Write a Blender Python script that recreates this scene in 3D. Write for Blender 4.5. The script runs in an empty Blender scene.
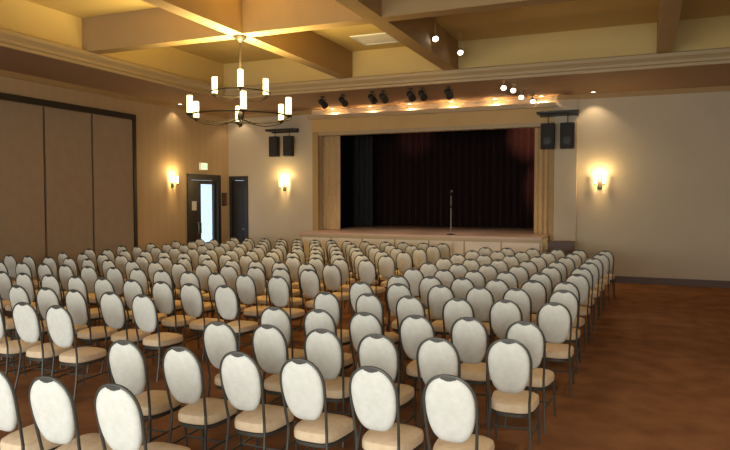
import bpy, math, random
from mathutils import Vector, Matrix

random.seed(7)
S = bpy.context.scene
COL = S.collection
PI = math.pi

# ------------------------------------------------------------------ materials
def mat(name, col, rough=0.6, metal=0.0, spec=0.5, noise=None, bump=None, stripes=None, sheen=0.0):
    """Principled material; noise=(scale, other colour, amount), bump=(scale, strength), stripes=(scale, other colour, amount, axis)"""
    m = bpy.data.materials.new(name)
    m.use_nodes = True
    nt = m.node_tree
    b = nt.nodes['Principled BSDF']
    b.inputs['Base Color'].default_value = (*col, 1)
    b.inputs['Roughness'].default_value = rough
    b.inputs['Metallic'].default_value = metal
    b.inputs['Specular IOR Level'].default_value = spec
    if sheen:
        b.inputs['Sheen Weight'].default_value = sheen
    tc = nt.nodes.new('ShaderNodeTexCoord')
    src = None
    if noise:
        n = nt.nodes.new('ShaderNodeTexNoise')
        n.inputs['Scale'].default_value = noise[0]
        n.inputs['Detail'].default_value = 4
        nt.links.new(tc.outputs['Object'], n.inputs['Vector'])
        r = nt.nodes.new('ShaderNodeValToRGB')
        r.color_ramp.elements[0].position = 0.5 - 0.5 * noise[2]
        r.color_ramp.elements[1].position = 0.5 + 0.5 * noise[2]
        r.color_ramp.elements[0].color = (*noise[1], 1)
        r.color_ramp.elements[1].color = (*col, 1)
        nt.links.new(n.outputs['Fac'], r.inputs['Fac'])
        src = r.outputs['Color']
    if stripes:
        w = nt.nodes.new('ShaderNodeTexWave')
        w.wave_type = 'BANDS'
        w.bands_direction = stripes[3]
        w.inputs['Scale'].default_value = stripes[0]
        w.inputs['Distortion'].default_value = 0
        nt.links.new(tc.outputs['Object'], w.inputs['Vector'])
        mx = nt.nodes.new('ShaderNodeMix')
        mx.data_type = 'RGBA'
        ml = nt.nodes.new('ShaderNodeMath'); ml.operation = 'MULTIPLY'
        ml.inputs[1].default_value = stripes[2]
        nt.links.new(w.outputs['Fac'], ml.inputs[0])
        nt.links.new(ml.outputs[0], mx.inputs['Factor'])
        if src is not None:
            nt.links.new(src, mx.inputs[6])
        else:
            mx.inputs[6].default_value = (*col, 1)
        mx.inputs[7].default_value = (*stripes[1], 1)
        src = mx.outputs[2]
    if src is not None:
        nt.links.new(src, b.inputs['Base Color'])
    if bump:
        n2 = nt.nodes.new('ShaderNodeTexNoise')
        n2.inputs['Scale'].default_value = bump[0]
        n2.inputs['Detail'].default_value = 3
        nt.links.new(tc.outputs['Object'], n2.inputs['Vector'])
        bp = nt.nodes.new('ShaderNodeBump')
        bp.inputs['Strength'].default_value = bump[1]
        bp.inputs['Distance'].default_value = 0.01
        nt.links.new(n2.outputs['Fac'], bp.inputs['Height'])
        nt.links.new(bp.outputs['Normal'], b.inputs['Normal'])
    return m

def glow(name, col, strength):
    m = bpy.data.materials.new(name)
    m.use_nodes = True
    b = m.node_tree.nodes['Principled BSDF']
    b.inputs['Base Color'].default_value = (*col, 1)
    b.inputs['Roughness'].default_value = 0.4
    b.inputs['Emission Color'].default_value = (*col, 1)
    b.inputs['Emission Strength'].default_value = strength
    return m

def glass_mat(name):
    m = bpy.data.materials.new(name)
    m.use_nodes = True
    nt = m.node_tree
    nt.nodes.clear()
    out = nt.nodes.new('ShaderNodeOutputMaterial')
    mx = nt.nodes.new('ShaderNodeMixShader')
    t = nt.nodes.new('ShaderNodeBsdfTransparent')
    t.inputs['Color'].default_value = (0.92, 0.97, 1, 1)
    g = nt.nodes.new('ShaderNodeBsdfGlossy')
    g.inputs['Roughness'].default_value = 0.03
    mx.inputs[0].default_value = 0.07
    nt.links.new(t.outputs[0], mx.inputs[1]); nt.links.new(g.outputs[0], mx.inputs[2])
    nt.links.new(mx.outputs[0], out.inputs['Surface'])
    return m

M = {
    'wall':    mat('wall_paper', (0.46, 0.33, 0.19), 0.75, noise=(1.4, (0.43, 0.305, 0.17), 0.6), stripes=(1.1, (0.40, 0.28, 0.155), 0.35, 'Y'), bump=(90, 0.05)),
    'wallx':   mat('wall_paint', (0.52, 0.44, 0.315), 0.75, noise=(1.4, (0.485, 0.405, 0.29), 0.6), bump=(90, 0.05)),
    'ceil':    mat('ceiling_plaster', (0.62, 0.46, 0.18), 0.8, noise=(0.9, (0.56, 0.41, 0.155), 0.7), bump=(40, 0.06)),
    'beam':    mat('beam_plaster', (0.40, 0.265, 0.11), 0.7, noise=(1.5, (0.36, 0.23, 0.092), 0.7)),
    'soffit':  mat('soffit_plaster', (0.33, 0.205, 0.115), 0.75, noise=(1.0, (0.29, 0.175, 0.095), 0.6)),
    'mould':   mat('moulding_paint', (0.44, 0.33, 0.18), 0.5),
    'darkmould': mat('moulding_shadow_line', (0.20, 0.13, 0.07), 0.5),
    'carpet':  mat('carpet_weave', (0.30, 0.140, 0.062), 0.95, spec=0.1, noise=(3.2, (0.205, 0.088, 0.040), 0.35), bump=(220, 0.5)),
    'cream':   mat('cream_fabric', (0.78, 0.785, 0.71), 0.85, spec=0.2, noise=(22, (0.71, 0.71, 0.63), 0.4), bump=(160, 0.25), sheen=0.1),
    'seat':    mat('seat_fabric', (0.80, 0.63, 0.42), 0.85, spec=0.2, noise=(22, (0.73, 0.55, 0.35), 0.4), bump=(160, 0.25), sheen=0.1),
    'bronze':  mat('dark_bronze_metal', (0.085, 0.083, 0.070), 0.45, metal=0.3, noise=(30, (0.068, 0.066, 0.055), 0.5)),
    'blackmetal': mat('black_metal', (0.018, 0.016, 0.015), 0.5, metal=0.2),
    'iron':    mat('chandelier_iron', (0.035, 0.024, 0.013), 0.5, metal=0.2, noise=(25, (0.025, 0.017, 0.009), 0.5)),
    'brown':   mat('brown_wood', (0.10, 0.050, 0.026), 0.5, stripes=(6, (0.07, 0.034, 0.017), 0.5, 'Z')),
    'deck':    mat('stage_boards', (0.58, 0.40, 0.31), 0.45, stripes=(3.2, (0.48, 0.32, 0.24), 0.4, 'Y')),
    'header':  mat('header_paint', (0.62, 0.41, 0.165), 0.65, noise=(2, (0.57, 0.37, 0.145), 0.5)),
    'apron':   mat('stage_front_paint', (0.88, 0.78, 0.62), 0.65, noise=(2, (0.84, 0.73, 0.57), 0.5)),
    'tancurtain': mat('tan_velvet', (0.60, 0.42, 0.21), 0.9, spec=0.1, noise=(9, (0.53, 0.36, 0.175), 0.5), sheen=0.2),
    'darkcurtain': mat('dark_maroon_velvet', (0.020, 0.008, 0.008), 0.9, spec=0.1, noise=(7, (0.014, 0.006, 0.006), 0.5), sheen=0.05),
    'greycurtain': mat('charcoal_velvet', (0.045, 0.044, 0.046), 0.9, spec=0.1, noise=(7, (0.035, 0.034, 0.036), 0.5)),
    'stageblack': mat('stage_house_black', (0.012, 0.010, 0.010), 0.9),
    'darkdoor': mat('dark_door_wood', (0.022, 0.017, 0.014), 0.45, stripes=(5, (0.014, 0.011, 0.009), 0.5, 'Z')),
    'steel':   mat('brushed_steel', (0.5, 0.5, 0.5), 0.3, metal=0.9),
    'white':   mat('white_enamel', (0.78, 0.80, 0.80), 0.5),
    'paper':   mat('white_paper', (0.85, 0.85, 0.85), 0.8),
    'partition': mat('partition_vinyl', (0.30, 0.235, 0.18), 0.75, noise=(5, (0.27, 0.205, 0.155), 0.5)),
    'speaker': mat('speaker_black', (0.014, 0.013, 0.013), 0.6, bump=(300, 0.3)),
    'grille':  mat('speaker_mesh', (0.022, 0.021, 0.021), 0.7, bump=(500, 0.6)),
    'green':   glow('sign_green_lit', (0.10, 0.75, 0.22), 1.6),
    'signwhite': glow('sign_face_lit', (0.95, 0.92, 0.75), 0.75),
    'candle':  glow('candle_glass_lit', (1.0, 0.82, 0.40), 2.6),
    'sconce':  glow('sconce_glass_lit', (1.0, 0.84, 0.44), 2.2),
    'lens':    glow('downlight_lens_lit', (1.0, 0.82, 0.58), 9),
    'spotlens': glow('spot_lens_lit', (1.0, 0.88, 0.70), 9),
    'darklens': mat('stage_lamp_lens', (0.05, 0.045, 0.04), 0.2),
    'pane':    glass_mat('door_glass'),
    'cable':   mat('pale_cable', (0.6, 0.55, 0.45), 0.6),
}

# ------------------------------------------------------------------ mesh builder
class MB:
    def __init__(s):
        s.v = []; s.f = []
    def add(s, vs, fs):
        o = len(s.v)
        s.v += [tuple(p) for p in vs]
        s.f += [tuple(i + o for i in f) for f in fs]
        return s
    def box(s, x0, x1, y0, y1, z0, z1, rot=None, piv=None):
        x0, x1 = min(x0, x1), max(x0, x1); y0, y1 = min(y0, y1), max(y0, y1); z0, z1 = min(z0, z1), max(z0, z1)
        vs = [Vector(p) for p in ((x0,y0,z0),(x1,y0,z0),(x1,y1,z0),(x0,y1,z0),(x0,y0,z1),(x1,y0,z1),(x1,y1,z1),(x0,y1,z1))]
        if rot:
            p = Vector(piv or ((x0+x1)/2,(y0+y1)/2,(z0+z1)/2))
            vs = [rot @ (q - p) + p for q in vs]
        return s.add(vs, [(0,3,2,1),(4,5,6,7),(0,1,5,4),(1,2,6,5),(2,3,7,6),(3,0,4,7)])
    def rbox(s, x0, x1, y0, y1, z0, z1, c=0.01, n=2):
        """box with rounded vertical edges and chamfered top and bottom"""
        cx, cy = (x0+x1)/2, (y0+y1)/2; hx, hy = (x1-x0)/2, (y1-y0)/2
        def ring(ins, z):
            out = []
            for k, (sx, sy) in enumerate(((1,1),(-1,1),(-1,-1),(1,-1))):
                for i in range(n + 1):
                    a = (k + i / n) * PI / 2
                    out.append((cx + sx*(hx-c) + (c-ins)*math.cos(a), cy + sy*(hy-c) + (c-ins)*math.sin(a), z))
            return out
        cc = c * 0.7
        return s.loft([ring(cc, z0), ring(0, z0+cc), ring(0, z1-cc), ring(cc, z1)])
    def loft(s, rings, caps=True, closed=True):
        n = len(rings[0]); vs = []; fs = []
        for r in rings: vs += r
        for k in range(len(rings)-1):
            for i in range(n if closed else n-1):
                j = (i+1) % n
                fs.append((k*n+i, k*n+j, (k+1)*n+j, (k+1)*n+i))
        if caps:
            fs.append(tuple(reversed(range(n))))
            fs.append(tuple(range((len(rings)-1)*n, len(rings)*n)))
        return s.add(vs, fs)
    def tube(s, pts, r, n=8, caps=True):
        pts = [Vector(p) for p in pts]
        rs = r if isinstance(r, (list, tuple)) else [r]*len(pts)
        rings = []; up = None
        for i, p in enumerate(pts):
            t = (pts[min(i+1, len(pts)-1)] - pts[max(i-1, 0)]).normalized()
            if up is None:
                up = Vector((0,0,1)) if abs(t.z) < 0.9 else Vector((1,0,0))
            a = t.cross(up)
            if a.length < 1e-5: a = t.orthogonal()
            a.normalize(); b = t.cross(a).normalized(); up = -b if (-b).dot(up) > 0 else b
            a = t.cross(up).normalized(); b = a.cross(t).normalized()
            rings.append([p + rs[i]*(math.cos(2*PI*k/n)*a + math.sin(2*PI*k/n)*b) for k in range(n)])
        return s.loft(rings, caps)
    def lathe(s, prof, n=16, at=(0,0,0), axis=None):
        """prof: (radius, height) list; axis: 3x3 matrix that turns +Z to where it should point"""
        at = Vector(at); rings = []
        for r, z in prof:
            ring = []
            for k in range(n):
                q = Vector((max(r,1e-4)*math.cos(2*PI*k/n), max(r,1e-4)*math.sin(2*PI*k/n), z))
                ring.append(at + (axis @ q if axis else q))
            rings.append(ring)
        return s.loft(rings)
    def torus(s, R, r, at=(0,0,0), n=48, m=8):
        rings = []
        at = Vector(at); vs = []; fs = []
        for i in range(n):
            a = 2*PI*i/n
            for j in range(m):
                b = 2*PI*j/m
                vs.append(at + Vector(((R + r*math.cos(b))*math.cos(a), (R + r*math.cos(b))*math.sin(a), r*math.sin(b))))
        for i in range(n):
            for j in range(m):
                fs.append((i*m+j, ((i+1)%n)*m+j, ((i+1)%n)*m+(j+1)%m, i*m+(j+1)%m))
        return s.add(vs, fs)
    def build(s, name, m, parent=None, smooth=False):
        me = bpy.data.meshes.new(name)
        me.from_pydata(s.v, [], s.f)
        me.validate(); me.update()
        if smooth:
            for p in me.polygons: p.use_smooth = True
            try: me.set_sharp_from_angle(angle=math.radians(42))
            except Exception: pass
        me.materials.append(m)
        o = bpy.data.objects.new(name, me)
        COL.objects.link(o)
        if parent: o.parent = parent
        return o

def empty(name, label, cat, loc=(0,0,0), rz=0, group=None):
    o = bpy.data.objects.new(name, None)
    o.empty_display_size = 0.1
    COL.objects.link(o); o.location = loc; o.rotation_euler = (0,0,rz)
    return tag(o, label, cat, group)
def tag(o, label, cat, group=None):
    o['label'] = label; o['category'] = cat
    if group: o['group'] = group
    return o
def struct(o, label=None):
    o['kind'] = 'structure'
    if label: o['label'] = label
    return o
def copy_tree(o, loc=None, rz=None, label=None, parent=None):
    c = o.copy(); COL.objects.link(c)
    if parent: c.parent = parent
    if loc is not None: c.location = loc
    if rz is not None: c.rotation_euler = (0,0,rz)
    if label: c['label'] = label
    for ch in list(o.children): copy_tree(ch, parent=c)
    return c

# ------------------------------------------------------------------ camera
F = 650.0; VPX = 640.0; HOR = 198.0; H = 2.25
yaw = math.atan((VPX - 365) / F); pitch = math.atan((225 - HOR) / F)
cd = bpy.data.cameras.new('camera'); cam = bpy.data.objects.new('camera', cd); COL.objects.link(cam)
cam.location = (0, 0, H)
cam.rotation_euler = (PI/2 - pitch, 0, yaw)
cd.sensor_fit = 'HORIZONTAL'; cd.sensor_width = 36; cd.lens = F / 730 * 36
cd.clip_start = 0.05; cd.clip_end = 200
S.camera = cam

# ------------------------------------------------------------------ room shell
XL, XR, YB, YW = -14.23, 3.4, -5.0, 20.5       # side walls, wall behind the camera, stage wall
FZ = -0.25                                      # floor level in drawing units (see the scaling at the end)
SO, ST, CZ = 5.33, 5.62, 6.39                    # soffit underside, soffit moulding top, coffer ceiling
OX0, OX1, OZ = -10.4, -2.55, 4.43               # stage opening
YE = 26.0                                       # stage house end
LX = -11.95; LY = 17.0                         # inner edges of the lowered perimeter

struct(MB().box(XL-0.2, XR+0.2, YB-0.2, YW+0.2, FZ-0.2, FZ).build('floor', M['carpet']), 'brown orange carpeted floor of the hall')

# stage wall with the proscenium opening and the dark door beside the corner
D2 = (-14.13, -13.46, 2.98)
w = MB()
w.box(XL-0.2, D2[0], YW, YW+0.25, FZ, CZ+0.2)
w.box(D2[0], D2[1], YW, YW+0.25, D2[2], CZ+0.2)
w.box(D2[1], OX0-0.02, YW, YW+0.25, FZ, CZ+0.2)
w.box(OX0-0.02, OX1+0.02, YW, YW+0.25, OZ, CZ+0.2)
struct(MB().box(OX0-0.3, OX1+0.2, YW-0.05, YW, OZ+0.12, 5.0).build('trim_8', M['header']), 'tan header panel above the stage opening')
w.box(OX1+0.02, XR+0.2, YW, YW+0.25, FZ, CZ+0.2)
struct(w.build('wall_front', M['wallx']), 'pale stage wall with a wide stage opening')
# left wall with the opening for the glazed double door
D1 = (18.15, 19.85, 2.98)
w = MB()
w.box(XL-0.25, XL, YB-0.2, D1[0], FZ, CZ+0.2)
w.box(XL-0.25, XL, D1[0], D1[1], D1[2], CZ+0.2)
w.box(XL-0.25, XL, D1[1], YW, FZ, CZ+0.2)
struct(w.build('wall_left', M['wall']), 'tan side wall with a glazed double door')
struct(MB().box(XR, XR+0.2, YB-0.2, YW, FZ, CZ+0.2).build('wall_right', M['wallx']), 'pale side wall beyond the side aisle')
# wall behind the camera, with daylight windows
WINS = [(-12.4, -9.4), (-8.4, -5.4), (-4.4, -1.4), (-0.4, 2.6)]
w = MB(); x = XL - 0.2
for a, b in WINS:
    w.box(x, a, YB-0.25, YB, FZ, CZ+0.2); w.box(a, b, YB-0.25, YB, FZ, 0.5); w.box(a, b, YB-0.25, YB, 4.2, CZ+0.2); x = b
w.box(x, XR+0.2, YB-0.25, YB, FZ, CZ+0.2)
struct(w.build('wall_back', M['wallx']), 'wall with tall daylight windows')
for i, (a, b) in enumerate(WINS):
    fr = MB()
    fr.box(a, a+0.08, YB-0.18, YB-0.08, 0.5, 4.2).box(b-0.08, b, YB-0.18, YB-0.08, 0.5, 4.2)
    fr.box(a+0.08, b-0.08, YB-0.18, YB-0.08, 0.5, 0.58).box(a+0.08, b-0.08, YB-0.18, YB-0.08, 4.12, 4.2)
    fr.box((a+b)/2-0.03, (a+b)/2+0.03, YB-0.17, YB-0.09, 0.58, 4.12).box(a+0.08, b-0.08, YB-0.165, YB-0.095, 2.9, 2.96)
    o = struct(fr.build('window_%d' % (i+1), M['brown']), 'tall daylight window')
    MB().box(a+0.08, b-0.08, YB-0.135, YB-0.125, 0.58, 4.12).build('pane', M['pane'], o)

# ceiling: flat coffer ceiling, lowered perimeter, beams
struct(MB().box(XL-0.2, XR+0.2, YB-0.2, YW, CZ, CZ+0.2).build('ceiling', M['ceil']), 'tan coffered ceiling')
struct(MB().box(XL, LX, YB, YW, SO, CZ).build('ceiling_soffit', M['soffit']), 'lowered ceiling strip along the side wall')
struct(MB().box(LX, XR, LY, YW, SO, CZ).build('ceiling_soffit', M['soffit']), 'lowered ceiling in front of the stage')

def moulding(name, pts_in, axis, label):
    """stepped moulding along a soffit edge; axis 'x': runs in X at y = LY facing -Y; 'y': runs in Y at x = LX facing +X"""
    prof = [(0.0, SO-0.015), (0.05, SO-0.015), (0.05, SO+0.05), (0.10, SO+0.07), (0.10, SO+0.13), (0.13, SO+0.16),
            (0.19, SO+0.21), (0.19, ST+0.0), (0.14, ST+0.03), (0.0, ST+0.03)]
    a, b = pts_in
    if axis == 'x':
        r0 = [(a, LY - d, z) for d, z in prof]; r1 = [(b, LY - d, z) for d, z in prof]
    else:
        r0 = [(LX + d, a, z) for d, z in prof]; r1 = [(LX + d, b, z) for d, z in prof]
    return struct(MB().loft([r0, r1]).build(name, M['mould']), label)
moulding('trim_1', (LX, XR), 'x', 'stepped moulding along the lowered ceiling in front of the stage')
moulding('trim_2', (YB, LY), 'y', 'stepped moulding along the lowered ceiling by the side wall')

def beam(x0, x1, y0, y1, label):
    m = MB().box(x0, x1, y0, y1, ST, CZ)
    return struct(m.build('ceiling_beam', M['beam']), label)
BX=[(-7.90,-7.57),(-4.85,-4.50),(0.3,0.62)]; BYS=(11.6,5.2,-1.2)
beam(*BX[0], YB, LY-0.02, 'ceiling beam carrying the chandelier')
beam(*BX[1], YB, LY-0.02, 'ceiling beam with two small lamps on its side')
beam(*BX[2], YB, LY-0.02, 'ceiling beam over the side aisle')
for y in BYS:
    for a, b in ((LX+0.02, BX[0][0]), (BX[0][1], BX[1][0]), (BX[1][1], BX[2][0]), (BX[2][1], XR)):
        beam(a, b, y-0.17, y+0.17, 'short cross beam of the coffered ceiling')

struct(MB().box(LX, XR, LY-0.02, LY, ST, CZ).build('trim_9', M['ceil']), 'gold plaster side of the coffers above the stage moulding')
struct(MB().box(LX, LX+0.02, YB, LY-0.02, ST, CZ).build('trim_10', M['ceil']), 'gold plaster side of the coffers above the side moulding')
# crown line at the wall top, baseboards, pilaster and panels
struct(MB().box(XL, XL+0.06, YB, YW, SO-0.14, SO).build('trim_3', M['beam']), 'crown trim at the top of the side wall')
t = MB(); t.box(XL+0.06, OX0-0.3, YW-0.06, YW, SO-0.14, SO).box(OX1+0.2, XR, YW-0.06, YW, SO-0.14, SO)
struct(t.build('trim_4', M['beam']), 'crown trim at the top of the stage wall')
b_ = MB(); b_.box(XL, XL+0.03, YB, D1[0]-0.12, FZ, FZ+0.2).box(XL, XL+0.03, D1[1]+0.12, YW, FZ, FZ+0.2)
struct(b_.build('baseboard_left', M['brown']))
b_ = MB(); b_.box(D2[1]+0.12, OX0-0.25, YW-0.03, YW, FZ, FZ+0.2).box(-1.7, XR, YW-0.03, YW, FZ, FZ+0.2)
struct(b_.build('baseboard_front', M['brown']))
struct(MB().box(OX1+0.14, -1.76, YW-0.14, YW, FZ, SO-0.14).build('pilaster', M['wallx']), 'shallow pale pilaster beside the stage opening')
# proscenium edge trim
t = MB(); t.box(OX0-0.24, OX0-0.02, YW-0.10, YW, FZ, OZ+0.12).box(OX1+0.02, OX1+0.13, YW-0.10, YW, FZ, OZ+0.12)
struct(t.build('trim_5', M['beam']), 'brown upright trim on both sides of the stage opening')
t = MB(); t.box(OX0-0.02, OX1+0.02, YW-0.08, YW, OZ, OZ+0.12).box(OX0-0.3, OX1+0.2, YW-0.34, YW, 5.0, 5.05).box(OX0-0.3, OX1+0.2, YW-0.37, YW-0.34, 4.97, 5.10)
struct(t.build('trim_6', M['mould']), 'tan moulding across the top of the stage opening')
# movable partition panels on the side wall, in a dark frame
t = MB()
PY = [15.5, 13.9, 12.3, 10.7, 9.1, 7.5]
t.box(XL, XL+0.07, PY[-1]-0.1, PY[0]+0.1, 4.62, 4.78)
t.box(XL, XL+0.07, PY[0]-0.02, PY[0]+0.1, FZ, 4.62)
t.box(XL, XL+0.07, PY[-1]-0.1, PY[-1]+0.02, FZ, 4.62)
struct(t.build('trim_7', M['darkdoor']), 'dark frame around the folding partition panels')
for i in range(5):
    m = MB().rbox(XL, XL+0.045, PY[i+1]+0.03, PY[i]-0.03, FZ+0.02, 4.6, 0.012)
    p = m.build('partition_panel', M['partition'])
    MB().box(XL, XL+0.05, PY[i]-0.03, PY[i]-0.02, FZ+0.02, 4.6).build('seal_strip', M['darkdoor'], p)
    tag(p, ['grey brown folding partition panel next to the tan side wall', 'second grey brown partition panel from the tan wall', 'third grey brown partition panel from the tan wall',
            'fourth grey brown partition panel from the tan wall', 'last grey brown partition panel, farthest from the stage'][i], 'partition', 'folding partition panels on the side wall')

# ------------------------------------------------------------------ stage house
w = MB()
w.box(OX0-0.9, OX0-0.7, YW+0.25, YE, FZ, 6.6).box(OX1+0.7, OX1+0.9, YW+0.25, YE, FZ, 6.6)
w.box(OX0-0.9, OX1+0.9, YE, YE+0.2, FZ, 6.6).box(OX0-0.9, OX1+0.9, YW+0.25, YE+0.2, 6.6, 6.8)
struct(w.build('wall_stage', M['stageblack']), 'black walls of the stage house')
struct(MB().box(OX0-0.9, OX1+0.9, YW+0.2, YE+0.2, FZ-0.2, FZ).build('floor_stage', M['stageblack']))

SZ = 1.12
st = empty('stage', 'wide raised stage with pale painted front and wooden floor under the dark curtain', 'stage', (-6.475, 19.0, 0))
def loc(o, base):                       # keep world coordinates of a part under its thing
    o.location = -Vector(base)
    return o
sb = (-6.475, 19.0, 0)
loc(MB().box(OX0+0.01, OX1-0.01, 18.97, YE-0.05, SZ-0.06, SZ).build('deck', M['deck'], st), sb)
loc(MB().box(OX0+0.02, OX1-0.02, 19.0, YE-0.06, FZ, SZ-0.06).build('apron', M['apron'], st), sb)
a = MB()
a.box(OX0+0.01, OX1-0.01, 18.955, 18.999, SZ-0.16, SZ-0.06)
for k in range(8):
    x = OX0 + 0.04 + k*(OX1-OX0-0.12)/7
    a.box(x, x+0.04, 18.98, 19.0, FZ+0.02, SZ-0.16)
loc(a.build('nosing', M['mould'], st), sb)

# steps at the side of the stage
ss = empty('stage_steps', 'short flight of dark brown steps at the end of the stage', 'steps', (-2.1, 19.2, FZ))
for k in range(5):
    MB().box(-0.36, 0.36, -0.75+0.26*k, 0.55, 0.25*k, 0.25*(k+1)-0.03).build('riser', M['brown'], ss)
    MB().rbox(-0.38, 0.38, -0.78+0.26*k, 0.56, 0.25*(k+1)-0.03, 0.25*(k+1), 0.008).build('tread', M['brown'], ss)

# curtains: pleated sheets with thickness
def curtain(name, x0, x1, y, z0, z1, pitch_, depth, m, label, group=None, sweep=0.0):
    n = max(8, int((x1-x0)/pitch_*8))
    rnd = random.Random(int(abs(x0*100)))
    ph = [0]*(n+1); a = 0
    for i in range(n+1):
        a += 2*PI/8*(0.8+0.4*rnd.random()); ph[i] = a
    rows = 8; vs = []; fs = []
    for side in (0, 1):
        for r in range(rows+1):
            tt = r/rows
            for i in range(n+1):
                u = i/n
                yy = y + depth*math.sin(ph[i])*(0.75+0.25*(1-tt)) + 0.35*depth*math.sin(ph[i]*0.37+tt*2)
                vs.append((x0+(x1-x0)*u, yy + side*0.012, z0+(z1-z0)*tt))
    N = n+1; off = (rows+1)*N
    for r in range(rows):
        for i in range(n):
            q = (r*N+i, r*N+i+1, (r+1)*N+i+1, (r+1)*N+i)
            fs.append(q); fs.append(tuple(off+k for k in reversed(q)))
    for i in range(n):
        fs.append((i, off+i, off+i+1, i+1)); k = rows*N
        fs.append((k+i, k+i+1, off+k+i+1, off+k+i))
    for r in range(rows):
        fs.append((r*N, (r+1)*N, off+(r+1)*N, off+r*N)); k = n
        fs.append((r*N+k, off+r*N+k, off+(r+1)*N+k, (r+1)*N+k))
    o = MB().add(vs, fs).build(name, m, None, True)
    return tag(o, label, 'curtain', group)
curtain('stage_curtain', OX0-0.35, -9.80, YW+0.42, SZ+0.01, 5.4, 0.16, 0.05, M['tancurtain'], 'tan pleated curtain drawn aside at the door side of the stage')
curtain('stage_curtain', -3.08, OX1+0.30, YW+0.42, SZ+0.01, 5.0, 0.15, 0.05, M['tancurtain'], 'tan pleated curtain drawn aside at the steps side of the stage')
curtain('stage_curtain', OX0-0.6, OX1+0.6, YE-1.2, SZ+0.01, 5.8, 0.26, 0.08, M['darkcurtain'], 'nearly black maroon pleated curtain across the back of the stage')
curtain('stage_curtain', -10.6, -9.75, YE-2.2, SZ+0.01, 5.6, 0.2, 0.06, M['greycurtain'], 'charcoal curtain panel standing in front of the dark back curtain')

# microphone on its stand, cable
mx, my = -5.33, 19.35
ms = empty('microphone_stand', 'thin upright microphone stand on the stage before the dark curtain', 'microphone stand', (mx, my, SZ))
MB().lathe([(0.01,0),(0.15,0.0),(0.15,0.015),(0.05,0.035),(0.02,0.05)], 24).build('base', M['blackmetal'], ms, True)
MB().tube([(0,0,0.03),(0,0,0.85)], 0.011).tube([(0,0,0.84),(0,0,1.20)], 0.0075).build('pole', M['steel'], ms, True)
MB().lathe([(0.016,0.82),(0.022,0.83),(0.022,0.88),(0.016,0.89)], 12).build('clutch', M['blackmetal'], ms, True)
MB().tube([(0,0,1.20),(0,-0.02,1.225),(0,-0.05,1.24)], 0.013).build('clip', M['blackmetal'], ms, True)
ax = Matrix.Rotation(math.radians(-70), 3, 'X')
mc = empty('microphone', 'silver headed microphone held in the stand on the stage', 'microphone', (mx, my-0.05, SZ+1.30))
MB().lathe([(0.010,-0.08),(0.014,-0.075),(0.019,0.08)], 14, axis=ax).build('handle', M['blackmetal'], mc, True)
MB().lathe([(0.02,0.081),(0.032,0.095),(0.034,0.12),(0.026,0.145),(0.008,0.156)], 16, axis=ax).build('head', M['steel'], mc, True)
cb = MB().tube([(mx+0.17,my,SZ+0.01),(mx+0.2,my-0.15,SZ+0.01),(mx+0.18,18.96,SZ+0.012),(mx+0.18,18.935,SZ-0.03),(mx+0.18,18.935,0.55),(mx+0.2,18.93,FZ+0.04),(mx+0.35,18.7,FZ+0.01),(mx+0.9,18.6,FZ+0.01)], 0.009, 6)
tag(cb.build('microphone_cable', M['cable'], None, True), 'pale microphone cable hanging down the front of the stage', 'cable')

# ------------------------------------------------------------------ doors, sign, small things on walls
d1 = struct(bpy.data.objects.new('door_1', None), 'glazed double door letting in bright daylight'); COL.objects.link(d1)
d1.location = (XL, (D1[0]+D1[1])/2, 0); bse = d1.location.copy()
fr = MB(); y0, y1, z1 = D1
fr.box(XL-0.22, XL+0.05, y0, y0+0.09, FZ, z1).box(XL-0.22, XL+0.05, y1-0.09, y1, FZ, z1).box(XL-0.22, XL+0.05, y0+0.09, y1-0.09, z1-0.10, z1)
fr.box(XL, XL+0.05, y0-0.10, y0, FZ, z1+0.1).box(XL, XL+0.05, y1, y1+0.10, FZ, z1+0.1).box(XL, XL+0.05, y0, y1, z1, z1+0.1)
loc(fr.build('door_frame', M['darkdoor'], d1), bse)
ym = y0 + 0.64
lf = MB().rbox(XL-0.10, XL-0.05, y0+0.10, ym-0.01, FZ+0.02, z1-0.11, 0.008)
l1 = loc(lf.build('door_leaf', M['darkdoor'], d1), bse)
MB().tube([(XL-0.05,ym-0.10,1.0),(XL+0.0,ym-0.10,1.02),(XL+0.0,ym-0.10,1.38),(XL-0.05,ym-0.10,1.4)], 0.014).build('door_handle', M['steel'], l1, True)
lf = MB()
lf.box(XL-0.10, XL-0.05, ym+0.0, ym+0.10, FZ+0.02, z1-0.11).box(XL-0.10, XL-0.05, y1-0.20, y1-0.10, FZ+0.02, z1-0.11)
lf.box(XL-0.10, XL-0.05, ym+0.10, y1-0.20, FZ+0.02, 0.12).box(XL-0.10, XL-0.05, ym+0.10, y1-0.20, z1-0.24, z1-0.11)
l2 = loc(lf.build('door_leaf', M['darkdoor'], d1), bse)
MB().box(XL-0.08, XL-0.07, ym+0.10, y1-0.20, 0.12, z1-0.24).build('glass', M['pane'], l2)
MB().tube([(XL-0.05,ym+0.05,1.0),(XL+0.0,ym+0.05,1.02),(XL+0.0,ym+0.05,1.38),(XL-0.05,ym+0.05,1.4)], 0.014).build('door_handle', M['steel'], l2, True)
nt_ = MB().rbox(0, 0.004, -0.13, 0.13, -0.16, 0.16, 0.0015, 1).build('paper_notice', M['paper'])
nt_.location = (XL-0.049, y0+0.36, 1.98)
tag(nt_, 'small white paper notice on the dark leaf of the glazed double door', 'notice')

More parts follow.
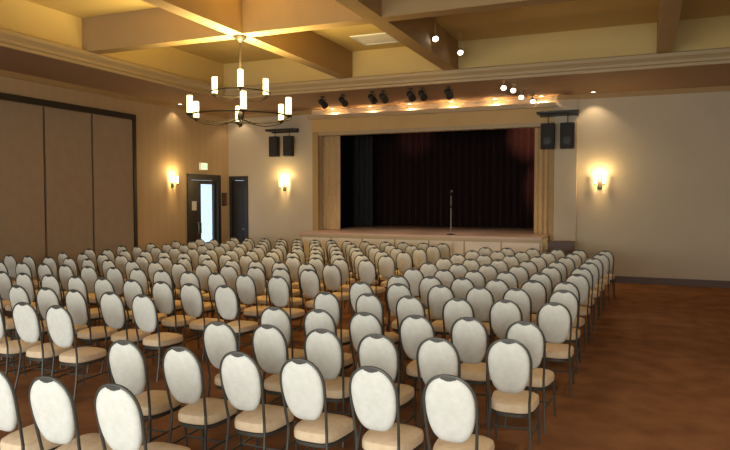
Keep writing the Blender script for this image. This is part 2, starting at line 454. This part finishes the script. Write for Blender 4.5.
d2 = struct(bpy.data.objects.new('door_2', None), 'dark wooden door in the stage wall beside the corner'); COL.objects.link(d2)
d2.location = ((D2[0]+D2[1])/2, YW, 0); bse = d2.location.copy()
fr = MB(); x0, x1, z1 = D2
fr.box(x0, x0+0.06, YW-0.04, YW+0.2, FZ, z1).box(x1-0.06, x1, YW-0.04, YW+0.2, FZ, z1).box(x0+0.06, x1-0.06, YW-0.04, YW+0.2, z1-0.07, z1)
fr.box(x1, x1+0.09, YW-0.04, YW, FZ, z1+0.08).box(x0-0.05, x0, YW-0.04, YW, FZ, z1+0.08).box(x0, x1, YW-0.04, YW, z1, z1+0.08)
loc(fr.build('door_frame', M['darkdoor'], d2), bse)
lf = MB().rbox(x0+0.065, x1-0.065, YW+0.06, YW+0.11, FZ+0.02, z1-0.08, 0.008)
l = loc(lf.build('door_leaf', M['darkdoor'], d2), bse)
pn = MB()
for za, zb in ((0.05, 1.1), (1.35, z1-0.3)):
    pn.rbox(x0+0.17, x1-0.17, YW+0.045, YW+0.06, za, zb, 0.006)
pn.build('door_panel', M['darkdoor'], l)
MB().lathe([(0.012,0),(0.012,0.04),(0.028,0.05),(0.03,0.07),(0.015,0.085)], 14, at=(x1-0.12, YW+0.06, 1.1), axis=Matrix.Rotation(PI/2, 3, 'X')).build('door_handle', M['steel'], l, True)

# exit sign over the glazed door (faces into the hall)
es = empty('exit_sign', 'small lit green and white exit sign above the glazed double door', 'exit sign', (XL, 18.92, 3.36))
MB().rbox(0.0, 0.09, -0.19, 0.19, -0.13, 0.13, 0.012).build('housing', M['white'], es)
MB().box(0.0901, 0.093, -0.17, 0.17, -0.11, 0.11).build('face', M['signwhite'], es)
def letters(text, h, wd, gap, th, x):
    """block capitals E X I T drawn in the YZ plane, reading along +Y... as seen from +X"""
    m = MB(); s = h*0.20; y = -(len(text)*wd + (len(text)-1)*gap)/2
    for ch in text:
        a, b = y, y+wd
        if ch == 'E':
            m.box(x, x+th, a, a+s, -h/2, h/2)
            for z in (-h/2, -s/2, h/2-s): m.box(x, x+th, a+s, b, z, z+s)
        elif ch == 'X':
            for sg in (1, -1):
                r = Matrix.Rotation(sg*math.atan2(wd-s, h), 3, 'X')
                m.box(x+(0.0004 if sg > 0 else 0), x+th, (a+b)/2-s/2, (a+b)/2+s/2, -h/2*1.08, h/2*1.08, rot=r)
        elif ch == 'I':
            m.box(x, x+th, (a+b)/2-s/2, (a+b)/2+s/2, -h/2, h/2)
        elif ch == 'T':
            m.box(x, x+th, a, b, h/2-s, h/2); m.box(x, x+th, (a+b)/2-s/2, (a+b)/2+s/2, -h/2, h/2-s)
        y = b+gap
    return m
letters('EXIT', 0.14, 0.062, 0.018, 0.003, 0.0931).build('lettering', M['green'], es)

wp = empty('wall_plaque', 'small dark framed plaque on the wall between the two doors', 'plaque', (XL, 20.2, 2.2))
MB().rbox(0, 0.03, -0.14, 0.14, -0.24, 0.24, 0.01).build('frame', M['blackmetal'], wp)
MB().box(0.03, 0.034, -0.11, 0.11, -0.21, 0.21).build('face', M['brown'], wp)

# ------------------------------------------------------------------ lamps
def point(name, loc_, power, col, r=0.05):
    l = bpy.data.lights.new(name, 'POINT'); l.energy = power; l.color = col; l.shadow_soft_size = r
    o = bpy.data.objects.new(name, l); COL.objects.link(o); o.location = loc_
    return o
def spot(name, loc_, target, power, col, ang=60, blend=0.6, r=0.05):
    l = bpy.data.lights.new(name, 'SPOT'); l.energy = power; l.color = col; l.shadow_soft_size = r
    l.spot_size = math.radians(ang); l.spot_blend = blend
    o = bpy.data.objects.new(name, l); COL.objects.link(o); o.location = loc_
    o.rotation_euler = (Vector(target)-Vector(loc_)).to_track_quat('-Z', 'Y').to_euler()
    return o
def area(name, loc_, target, sx, sy, power, col, spread=180):
    l = bpy.data.lights.new(name, 'AREA'); l.shape = 'RECTANGLE'; l.size = sx; l.size_y = sy; l.energy = power; l.color = col; l.spread = math.radians(spread)
    o = bpy.data.objects.new(name, l); COL.objects.link(o); o.location = loc_
    o.rotation_euler = (Vector(target)-Vector(loc_)).to_track_quat('-Z', 'Y').to_euler()
    return o
WARM = (1.0, 0.74, 0.42)

# chandelier at the beam crossing
CX, CY, CZ0 = -7.735, 11.6, 4.13
ch = empty('chandelier', 'two tier round chandelier with nine lit candle glasses hanging from the ceiling beam', 'chandelier', (CX, CY, CZ0))
R1, R2, H2 = 1.06, 0.62, 0.50
c = MB().tube([(0,0,-0.28),(0,0,ST-CZ0)], 0.022, 10)
c.build('stem', M['iron'], ch, True)
MB().lathe([(0.03,ST-CZ0-0.13),(0.06,ST-CZ0-0.10),(0.14,ST-CZ0-0.03),(0.15,ST-CZ0)], 24).build('canopy', M['iron'], ch, True)
MB().lathe([(0.004,-0.40),(0.03,-0.37),(0.05,-0.32),(0.03,-0.27),(0.06,-0.22),(0.075,-0.16),(0.05,-0.10),(0.025,-0.05)], 20).build('finial', M['iron'], ch, True)
MB().torus(R1, 0.016, (0,0,-0.19)).build('ring', M['iron'], ch, True)
MB().torus(R2, 0.014, (0,0,H2-0.19)).build('ring', M['iron'], ch, True)
def candle(ang, R, z):
    x, y = R*math.cos(ang), R*math.sin(ang)
    k = MB().lathe([(0.057,z-0.17),(0.06,z-0.16),(0.06,z+0.17),(0.052,z+0.185),(0.02,z+0.188)], 14, at=(x,y,0))
    g = k.build('candle_glass', M['candle'], ch, True)
    MB().lathe([(0.012,z-0.235),(0.03,z-0.22),(0.07,z-0.19),(0.074,z-0.165),(0.062,z-0.168)], 14, at=(x,y,0)).build('candle_cup', M['iron'], g, True)
    p = []
    for i in range(9):
        t_ = i/8
        p.append((x*(0.05+0.95*t_), y*(0.05+0.95*t_), z-0.235 - 0.10*math.sin(PI*t_)))
    MB().tube(p, 0.011, 6).build('arm', M['iron'], ch, True)
base = math.atan2(-CY, -CX)           # direction of the viewer as seen from the chandelier
for k, dg in enumerate((3, 66, 124, 183, 242, 288)):
    candle(base + math.radians(dg), R1, 0.0)
for k in range(3):
    candle(base + math.radians(120*k), R2, H2)

point('chandelier_light', (CX, CY, CZ0+0.2), 110, (1.0,0.76,0.34), 0.45)
spot('ceiling_fill_spot', (CX, CY, CZ0+0.62), (CX, CY, 9), 850, (1.0,0.76,0.32), 165, 0.4, 0.4)  # unseen upward spot added at the chandelier hub to brighten the ceiling

# two-candle wall sconces
def sconce(loc_, rz, label):
    s = empty('wall_sconce', label, 'sconce', loc_, rz, 'candle sconces on the walls')      # faces -Y
    MB().rbox(-0.07, 0.07, -0.02, 0.0, -0.24, 0.20, 0.006).build('backplate', M['iron'], s)
    for sx in (-1, 1):
        MB().tube([(0,-0.02,-0.12),(sx*0.03,-0.09,-0.17),(sx*0.09,-0.13,-0.17),(sx*0.12,-0.13,-0.11)], 0.010, 6).build('arm', M['iron'], s, True)
        g = MB().lathe([(0.034,-0.08),(0.037,-0.07),(0.037,0.15),(0.03,0.16)], 12, at=(sx*0.12,-0.13,0)).build('candle_glass', M['sconce'], s, True)
        MB().lathe([(0.01,-0.115),(0.04,-0.10),(0.048,-0.075),(0.038,-0.078)], 12, at=(sx*0.12,-0.13,0)).build('candle_cup', M['iron'], g, True)
    R = Matrix.Rotation(rz, 3, 'Z')
    p = Vector(loc_) + R @ Vector((0,-0.20,0.12))
    point('sconce_light', p, 52, (1.0,0.70,0.30), 0.07)
sconce((-11.81, YW, 2.74), 0, 'lit two candle wall sconce between the dark door and the stage')
sconce((-1.11, YW, 2.74), 0, 'lit two candle wall sconce beyond the stage steps')
sconce((XL, 17.3, 2.81), PI/2, 'lit two candle wall sconce beside the glazed double door')

# recessed downlights in the lowered perimeter
DPOW = []
def downlight(x, y, label, power, ang=110, group='recessed downlights in the lowered ceiling', col=(1.0,0.78,0.50)):
    d = empty('recessed_downlight', label, 'downlight', (x, y, SO), 0, group)
    MB().lathe([(0.075,0.0),(0.12,-0.0),(0.12,-0.012),(0.085,-0.018),(0.078,-0.012)], 24).build('trim_ring', M['mould'], d, True)
    MB().lathe([(0.074,-0.004),(0.074,-0.009),(0.04,-0.014),(0.005,-0.015)], 20).build('lens', M['lens'], d, True)
    spot('downlight_beam', (x, y, SO-0.03), (x, y, 0), power, col, ang, 0.5, 0.05)
downlight(-13.95, 17.4, 'recessed downlight over the sconce by the glazed door', 22)
downlight(-13.6, 20.15, 'recessed downlight over the corner with the dark door', 22)
downlight(-1.30, 20.1, 'recessed downlight over the wall sconce beyond the stage steps', 45)
names = ['first', 'second', 'third', 'fourth', 'fifth', 'sixth', 'seventh', 'eighth']
for k in range(6):
    x = -9.8 + k*1.4
    downlight(x, 20.28, '%s downlight along the stage header, counted from the door side' % names[k], 230, 140, col=(1.0,0.80,0.56))

# black stage lanterns under the lowered ceiling
def stage_spot(x, y, label, aim, lit=False):
    s = empty('stage_spotlight', label, 'spotlight', (x, y, SO), 0, 'black stage spotlights under the lowered ceiling')
    MB().box(-0.05, 0.05, -0.05, 0.05, -0.03, 0.0).tube([(0,0,-0.03),(0,0,-0.09)], 0.012, 8).build('clamp', M['blackmetal'], s)
    d = (Vector(aim) - Vector((x, y, SO-0.22))).normalized()
    ax_ = d.to_track_quat('Z', 'Y').to_matrix()
    side = ax_ @ Vector((1,0,0))
    if abs(side.z) > 0.5: side = ax_ @ Vector((0,1,0))
    c0 = Vector((0,0,-0.20))
    MB().tube([c0+side*0.115, c0+side*0.115+Vector((0,0,0.11)), c0-side*0.115+Vector((0,0,0.11)), c0-side*0.115], 0.01, 6).build('yoke', M['blackmetal'], s)
    MB().lathe([(0.05,-0.15),(0.085,-0.13),(0.09,0.0),(0.095,0.10),(0.105,0.12),(0.105,0.16),(0.095,0.16),(0.09,0.125)], 18, at=c0, axis=ax_).build('can', M['blackmetal'], s, True)
    MB().lathe([(0.088,0.126),(0.06,0.138),(0.005,0.144)], 18, at=c0, axis=ax_).build('lens', M['darklens'], s, True)
    return s
for k, (x, y) in enumerate([(-8.95,17.85),(-8.2,17.7),(-7.2,17.55),(-6.85,17.55),(-6.0,17.5),(-5.66,17.5),(-4.92,17.55)]):
    stage_spot(x, y, '%s black stage spotlight, counted from the chandelier side' % names[k], (x*0.8-1.2, 24.5, 2.2))

for lx, tx, tz, pw, an in ((-3.6, -3.75, 4.6, 1300, 34), (-3.5, -3.1, 2.8, 1300, 30), (-8.1, -8.3, 4.7, 220, 30)):
    spot('stage_house_lamp', (lx, 21.4, 5.3), (tx, 24.7, tz), pw, (1.0,0.42,0.24), an, 0.9, 0.08)

for y_ in (3.5, 7.5):
    spot('aisle_fill_spot', (1.55, y_, CZ-0.05), (1.3, y_, 0), 260, (1.0,0.80,0.55), 75, 0.8, 0.1)  # unseen fill lights without fixtures, added to brighten the side aisle carpet

for lx in (-8.6, -6.4, -4.3):
    spot('stage_wash_beam', (lx, 17.7, 5.0), (lx, 20.4, 0.9), 170, (1.0,0.82,0.64), 58, 0.8, 0.08)

# white lit spotlights in a line near the end of the stage, and two on the beam
def small_spot(x, y, z, label, aim, power, group, drop=0.0, col=(1.0,0.84,0.62)):
    s = empty('ceiling_spotlight', label, 'spotlight', (x, y, z), 0, group)
    MB().lathe([(0.06,0.0),(0.06,-0.02),(0.02,-0.03),(0.015,-0.09-drop)], 16).build('mount', M['mould'], s, True)
    c0 = Vector((0,0,-0.16-drop))
    d = (Vector(aim) - (Vector((x,y,z))+c0)).normalized(); ax_ = d.to_track_quat('Z','Y').to_matrix()
    MB().lathe([(0.03,-0.10),(0.06,-0.085),(0.07,0.06),(0.078,0.08),(0.07,0.08),(0.066,0.065)], 16, at=c0, axis=ax_).build('can', M['mould'], s, True)
    MB().lathe([(0.066,0.066),(0.05,0.078),(0.004,0.084)], 16, at=c0, axis=ax_).build('lens', M['spotlens'], s, True)
    p = Vector((x,y,z))+c0+d*0.12
    spot('spotlight_beam', p, aim, power, col, 70, 0.7, 0.04)
for k, (x, y) in enumerate([(-3.36,17.3),(-3.2,17.8),(-3.2,19.1),(-3.02,20.05)]):
    small_spot(x, y, SO, '%s small lit spotlight in the line running to the stage corner' % names[k], (x+1.5, y-7, 0.5), 18, 'lit spotlights near the stage corner')
for k, (y) in enumerate((14.6, 16.2)):
    small_spot(-4.25 if k else -4.42, y, CZ, 'small lit spotlight beside the ceiling beam, %s the stage' % ('farther from' if k == 0 else 'nearer to'), (-1.5, y-6, 0.5), 30, 'lit spotlights beside the beam', 0.28)

# ceiling vent
vt = empty('ceiling_vent', 'pale square air vent in the coffer beyond the chandelier beam', 'vent', (-6.42, 15.85, CZ))
v = MB(); a = 0.5
v.box(-a,a,-a,-a+0.06,-0.025,0).box(-a,a,a-0.06,a,-0.025,0).box(-a,-a+0.06,-a+0.06,a-0.06,-0.025,0).box(a-0.06,a,-a+0.06,a-0.06,-0.025,0)
v.build('frame', M['white'], vt)
sl = MB()
for k in range(11):
    y = -a+0.10+k*0.08
    sl.box(-a+0.06, a-0.06, y-0.025, y+0.025, -0.020, -0.014, rot=Matrix.Rotation(0.35, 3, 'X'))
sl.build('slats', M['white'], vt)

# ------------------------------------------------------------------ hanging loudspeaker pairs
def speaker_pair(x0, xs, y, ztop, zbar, sw, sh, where):
    br = empty('speaker_bracket', 'dark steel bracket carrying the pair of loudspeakers %s' % where, 'bracket', (x0, y, zbar), 0, 'loudspeaker brackets on the stage wall')
    hw = max(abs(xs[0]), abs(xs[1])) + sw/2 + 0.12
    MB().rbox(-hw, hw, -0.22, 0.16, 0.0, 0.07, 0.01).build('shelf', M['blackmetal'], br)
    MB().box(-hw+0.05, hw-0.05, 0.16, YW-y-0.0, -0.04, 0.10).build('wall_plate', M['blackmetal'], br)
    for sx in xs:
        MB().tube([(sx, 0, 0.0), (sx, 0, ztop-zbar+0.01)], 0.014, 8).build('hanger_rod', M['blackmetal'], br, True)
    for k, sx in enumerate(xs):
        s = empty('hanging_speaker', 'black loudspeaker hanging %s, %s' % (where, 'nearer the glazed door' if k == 0 else 'farther from the glazed door'), 'loudspeaker',
                  (x0+sx, y, ztop-sh), 0, 'black loudspeakers hanging on the stage wall')
        MB().rbox(-sw/2, sw/2, -0.18, 0.06, 0, sh-0.003, 0.02).build('cabinet', M['speaker'], s)
        MB().rbox(-sw/2+0.02, sw/2-0.02, -0.192, -0.18, 0.03, sh-0.03, 0.005).build('grille', M['grille'], s)
        MB().lathe([(0.10,0),(0.115,0.004),(0.12,0.010),(0.105,0.012)], 20, at=(0,-0.192,sh*0.32), axis=Matrix.Rotation(PI/2,3,'X')).build('woofer_ring', M['blackmetal'], s, True)
speaker_pair(-11.76, (-0.29, 0.29), YW-0.26, 4.44, 4.62, 0.33, 0.72, 'between the dark door and the stage')
speaker_pair(-2.28, (-0.28, 0.28), YW-0.45, 4.46, 4.74, 0.40, 0.76, 'over the stage steps')

# ------------------------------------------------------------------ the banquet chair
ZB, ZT, HWF, HWB = 0.520, 0.957, 0.164, 0.148     # panel bottom, frame top, half widths of the frame (widest, at the seat)
ZW = 0.760                                     # height of the widest point
def byz(z): return -0.205 - (z-0.46)*0.19      # rake of the back
def frame_x(z):
    if z >= ZW:
        t = min(1.0, (z-ZW)/(ZT-0.012-ZW)); return HWF*max(0.0, 1-t**2.25)**(1/2.25)
    return HWF - (HWF-HWB)*((ZW-z)/(ZW-0.46))**1.4
def panel_outline(n):
    pts = []; zt = ZT-0.018; hh = zt-ZW; hl = ZW-ZB
    for i in range(n):
        a = 2*PI*i/n + PI/2; ca, sa = math.cos(a), math.sin(a)
        if sa >= 0:
            x = 0.1545*math.copysign(abs(ca)**(2/2.3), ca); z = ZW + hh*abs(sa)**(2/2.3)
            if abs(x) < 0.05: z -= 0.022*0.5*(1+math.cos(PI*x/0.05))
        else:
            x = 0.1545*math.copysign(abs(ca)**(2/3.4), ca); z = ZW - hl*abs(sa)**(2/2.6)
            x *= 1-0.11*((ZW-z)/hl)**1.5
        pts.append((x, z))
    return pts
REAL = []                                      # meshes drawn in metres already
def make_chair(full=True):
    root = bpy.data.objects.new('banquet_chair', None); root.empty_display_size = 0.1; COL.objects.link(root)
    m = MB(); o = panel_outline(44 if full else 28); zc = 0.74
    rings = []
    for sc_, dy in ((0.02,-0.034),(0.45,-0.032),(0.8,-0.027),(0.95,-0.017),(1.0,-0.004),(1.0,0.006),(0.95,0.018),(0.8,0.030),(0.45,0.037),(0.02,0.039)):
        rings.append([(x*sc_, byz(zc+(z-zc)*sc_)+dy, zc+(z-zc)*sc_) for x, z in o])
    m.loft(rings)
    REAL.append(m.build('backrest', M['cream'], root, True).data)
    # dark tube frame around the back, with the grip at the top
    zs = [0.445+i*(ZW-0.445)/8 for i in range(9)] + [ZW+(ZT-0.012-ZW)*math.sin(PI/2*i/10) for i in range(1, 11)]
    half = [(frame_x(z), z) for z in zs]
    path = [(x, z) for x, z in half] + [(-x, z) for x, z in reversed(half[:-1])]
    fm = MB().tube([(x, byz(z), z) for x, z in path], 0.0100, 8 if full else 5)
    g = []
    for x in (-0.048,-0.03,-0.014,0.014,0.03,0.048):
        d_ = 0.020*0.5*(1+math.cos(PI*x/0.060)); zt = ZT-0.012
        zt -= (ZT-0.012-ZW)*(1-max(0, 1-(abs(x)/HWF)**2.25)**(1/2.25))
        g.append([(x, byz(zt)-0.012, zt), (x, byz(zt)+0.013, zt), (x, byz(zt)+0.013, zt-0.012-d_), (x, byz(zt)-0.012, zt-0.012-d_)])
    fm.loft(g)
    REAL.append(fm.build('back_frame', M['bronze'], root, True).data)
    def so(hx, hy, n=36):
        r = []
        for i in range(n):
            a = 2*PI*i/n; ca, sa = math.cos(a), math.sin(a); e = 2/3.6
            x = hx*math.copysign(abs(ca)**e, ca); y = hy*math.copysign(abs(sa)**e, sa)
            r.append((x*(1+0.10*y/hy), y))
        return r
    rings = []
    for sc_, z in ((0.90,0.350),(1.0,0.362),(1.01,0.395),(0.98,0.420),(0.86,0.434),(0.5,0.442),(0.03,0.444)):
        rings.append([(x*sc_, y*sc_+0.02, z) for x, y in so(0.176, 0.205, 36 if full else 20)])
    REAL.append(MB().loft(rings).build('seat', M['seat'], root, True).data)
    if full:
        rings = [[(x*s_, y*s_+0.02, z) for x, y in so(0.176, 0.205)] for s_, z in ((0.93,0.322),(0.95,0.325),(0.95,0.347),(0.93,0.349))]
        REAL.append(MB().loft(rings).build('seat_frame', M['bronze'], root, True).data)
    for sx in (-1, 1):
        fl = MB().tube([(sx*0.165,0.192,0.335),(sx*0.170,0.200,0.20),(sx*0.178,0.212,0.0)], [0.0105,0.0105,0.0095], 8 if full else 5)
        rl = MB().tube([(sx*frame_x(0.445),byz(0.445),0.445),(sx*0.150,-0.205,0.35),(sx*0.157,-0.225,0.2),(sx*0.170,-0.275,0.0)], [0.0100,0.0105,0.0105,0.0095], 8 if full else 5)
        for lm in (fl, rl): REAL.append(lm.build('leg', M['bronze'], root, True).data)
    if full:
        st_ = MB()
        for sx in (-1, 1):
            st_.tube([(sx*0.170,0.200,0.19),(sx*0.158,-0.227,0.19)], 0.008, 6)
        st_.tube([(-0.164,-0.02,0.19),(0.164,-0.02,0.19)], 0.008, 6)
        REAL.append(st_.build('stretcher', M['bronze'], root, True).data)
    return root

DY = 0.372                                     # top of the back lies this far behind the chair's origin
ordn = ['first','second','third','fourth','fifth','sixth','seventh','eighth','ninth','tenth','eleventh','twelfth','thirteenth','fourteenth','fifteenth']
full_chair = make_chair(True); far_chair = make_chair(False)
first = {True: True, False: True}
rj = random.Random(3)
def seen(x, y):                                # within the camera's view, with a margin
    q = Vector((x, y, 0.6-H)); r_ = Vector((math.cos(yaw), math.sin(yaw), 0)); f_ = Vector((-math.sin(yaw), math.cos(yaw), 0))
    z = q.dot(f_)
    return z > 1.0 and -70 < 365 + F*q.dot(r_)/z < 800
def chair(x, y, label, group):
    if not seen(x, y): return
    full = y < 10.0
    src = full_chair if full else far_chair
    L = (x + rj.uniform(-0.02,0.02), y + DY + rj.uniform(-0.03,0.03), 0); rz = math.radians(rj.uniform(-4,4))
    if first[full]:
        first[full] = False; o = src; o.location = L; o.rotation_euler = (0,0,rz)
    else:
        o = copy_tree(src, L, rz)
    tag(o, label, 'chair', group)
# smaller block: six columns along the side aisle; X of the aisle end of each row, at the height of the back
RB = [(4.63,-1.27,0.62,0.01),(5.86,-1.12,0.605,0.05),(7.02,-1.11,0.595,0.10),(8.42,-1.00,0.605,0.10),(9.58,-1.00,0.60,0.08),(10.6,-1.04,0.55,0.09),
      (11.72,-1.00,0.58,0.08),(12.85,-0.99,0.59,0.07),(13.95,-0.96,0.6,0.06),(15.05,-0.92,0.6,0.05),(16.15,-0.86,0.6,0.03),(17.25,-0.78,0.6,0.02)]
GS = 'cream oval back chairs of the smaller block'; GL = 'cream oval back chairs of the larger block'
for i, (y, xe, p, sl_) in enumerate(RB):
    row = '%s row back from the stage' % ordn[len(RB)-1-i] if i > 5 else '%s row from the near end' % ordn[i]
    for k in range(6):
        chair(xe-k*p, y-sl_*k*p+(0.17 if (i, k) == (1, 0) else 0), 'cream chair, %s from the side aisle, smaller block, %s' % (ordn[k], row), GS)
# part of a row in front of it, at the very edge of the picture
for k in range(3):
    chair(-3.40-k*0.61, 3.46, 'cream chair at the end closest to the camera, %s in the short partial row' % ordn[k], GS)
# larger block between the centre aisle and the glazed-door wall
LB = [(5.80,-6.55),(6.94,-6.22),(8.13,-5.74),(9.45,-5.62),(10.6,-5.6),(11.6,-5.62),(12.72,-5.36),(13.85,-5.36),(14.95,-5.30),(16.05,-5.28),(17.15,-5.25),(18.2,-5.25)]
for i, (y, xe) in enumerate(LB):
    row = '%s row back from the stage' % ordn[len(LB)-1-i] if i > 5 else '%s row from the near end' % ordn[i]
    k = 0
    while xe-k*0.60 > -13.4 + (0.9 if y > 17.5 else 0):
        chair(xe-k*0.60, y, 'cream chair, %s from the centre aisle, larger block, %s' % (ordn[k], row), GL)
        k += 1

# ------------------------------------------------------------------ daylight and world
W = bpy.data.worlds.new('world'); S.world = W; W.use_nodes = True
bg = W.node_tree.nodes['Background']
bg.inputs['Color'].default_value = (0.62, 0.80, 1.0, 1); bg.inputs['Strength'].default_value = 1.6
for i, (a, b) in enumerate(WINS):
    area('window_daylight', ((a+b)/2, YB+0.05, 2.35), ((a+b)/2, 5, 0.9), 2.8, 3.5, (155, 155, 165, 210)[i], (1.0, 0.99, 0.93), 125)

# ------------------------------------------------------------------ to metres: the hall is drawn 1.25 times too large, about a camera 2.25 up
K = 0.8
real = {m.name for m in REAL}
for me in bpy.data.meshes:
    if me.name not in real: me.transform(Matrix.Scale(K, 4))
for o in bpy.data.objects:
    o.location = o.location * K
    if o.parent is None: o.location.z += 0.2
for o in bpy.data.objects:
    if o.parent is None and o.name.startswith('banquet_chair'): o.location.z = 0.0
for l in bpy.data.lights:
    l.energy *= K*K
    if l.type == 'AREA': l.size *= K; l.size_y *= K
    else: l.shadow_soft_size *= K

S.view_settings.view_transform = 'Standard'
S.view_settings.look = 'None'
S.view_settings.gamma = 1.0
S.view_settings.use_curve_mapping = False
S.view_settings.exposure = 0.14
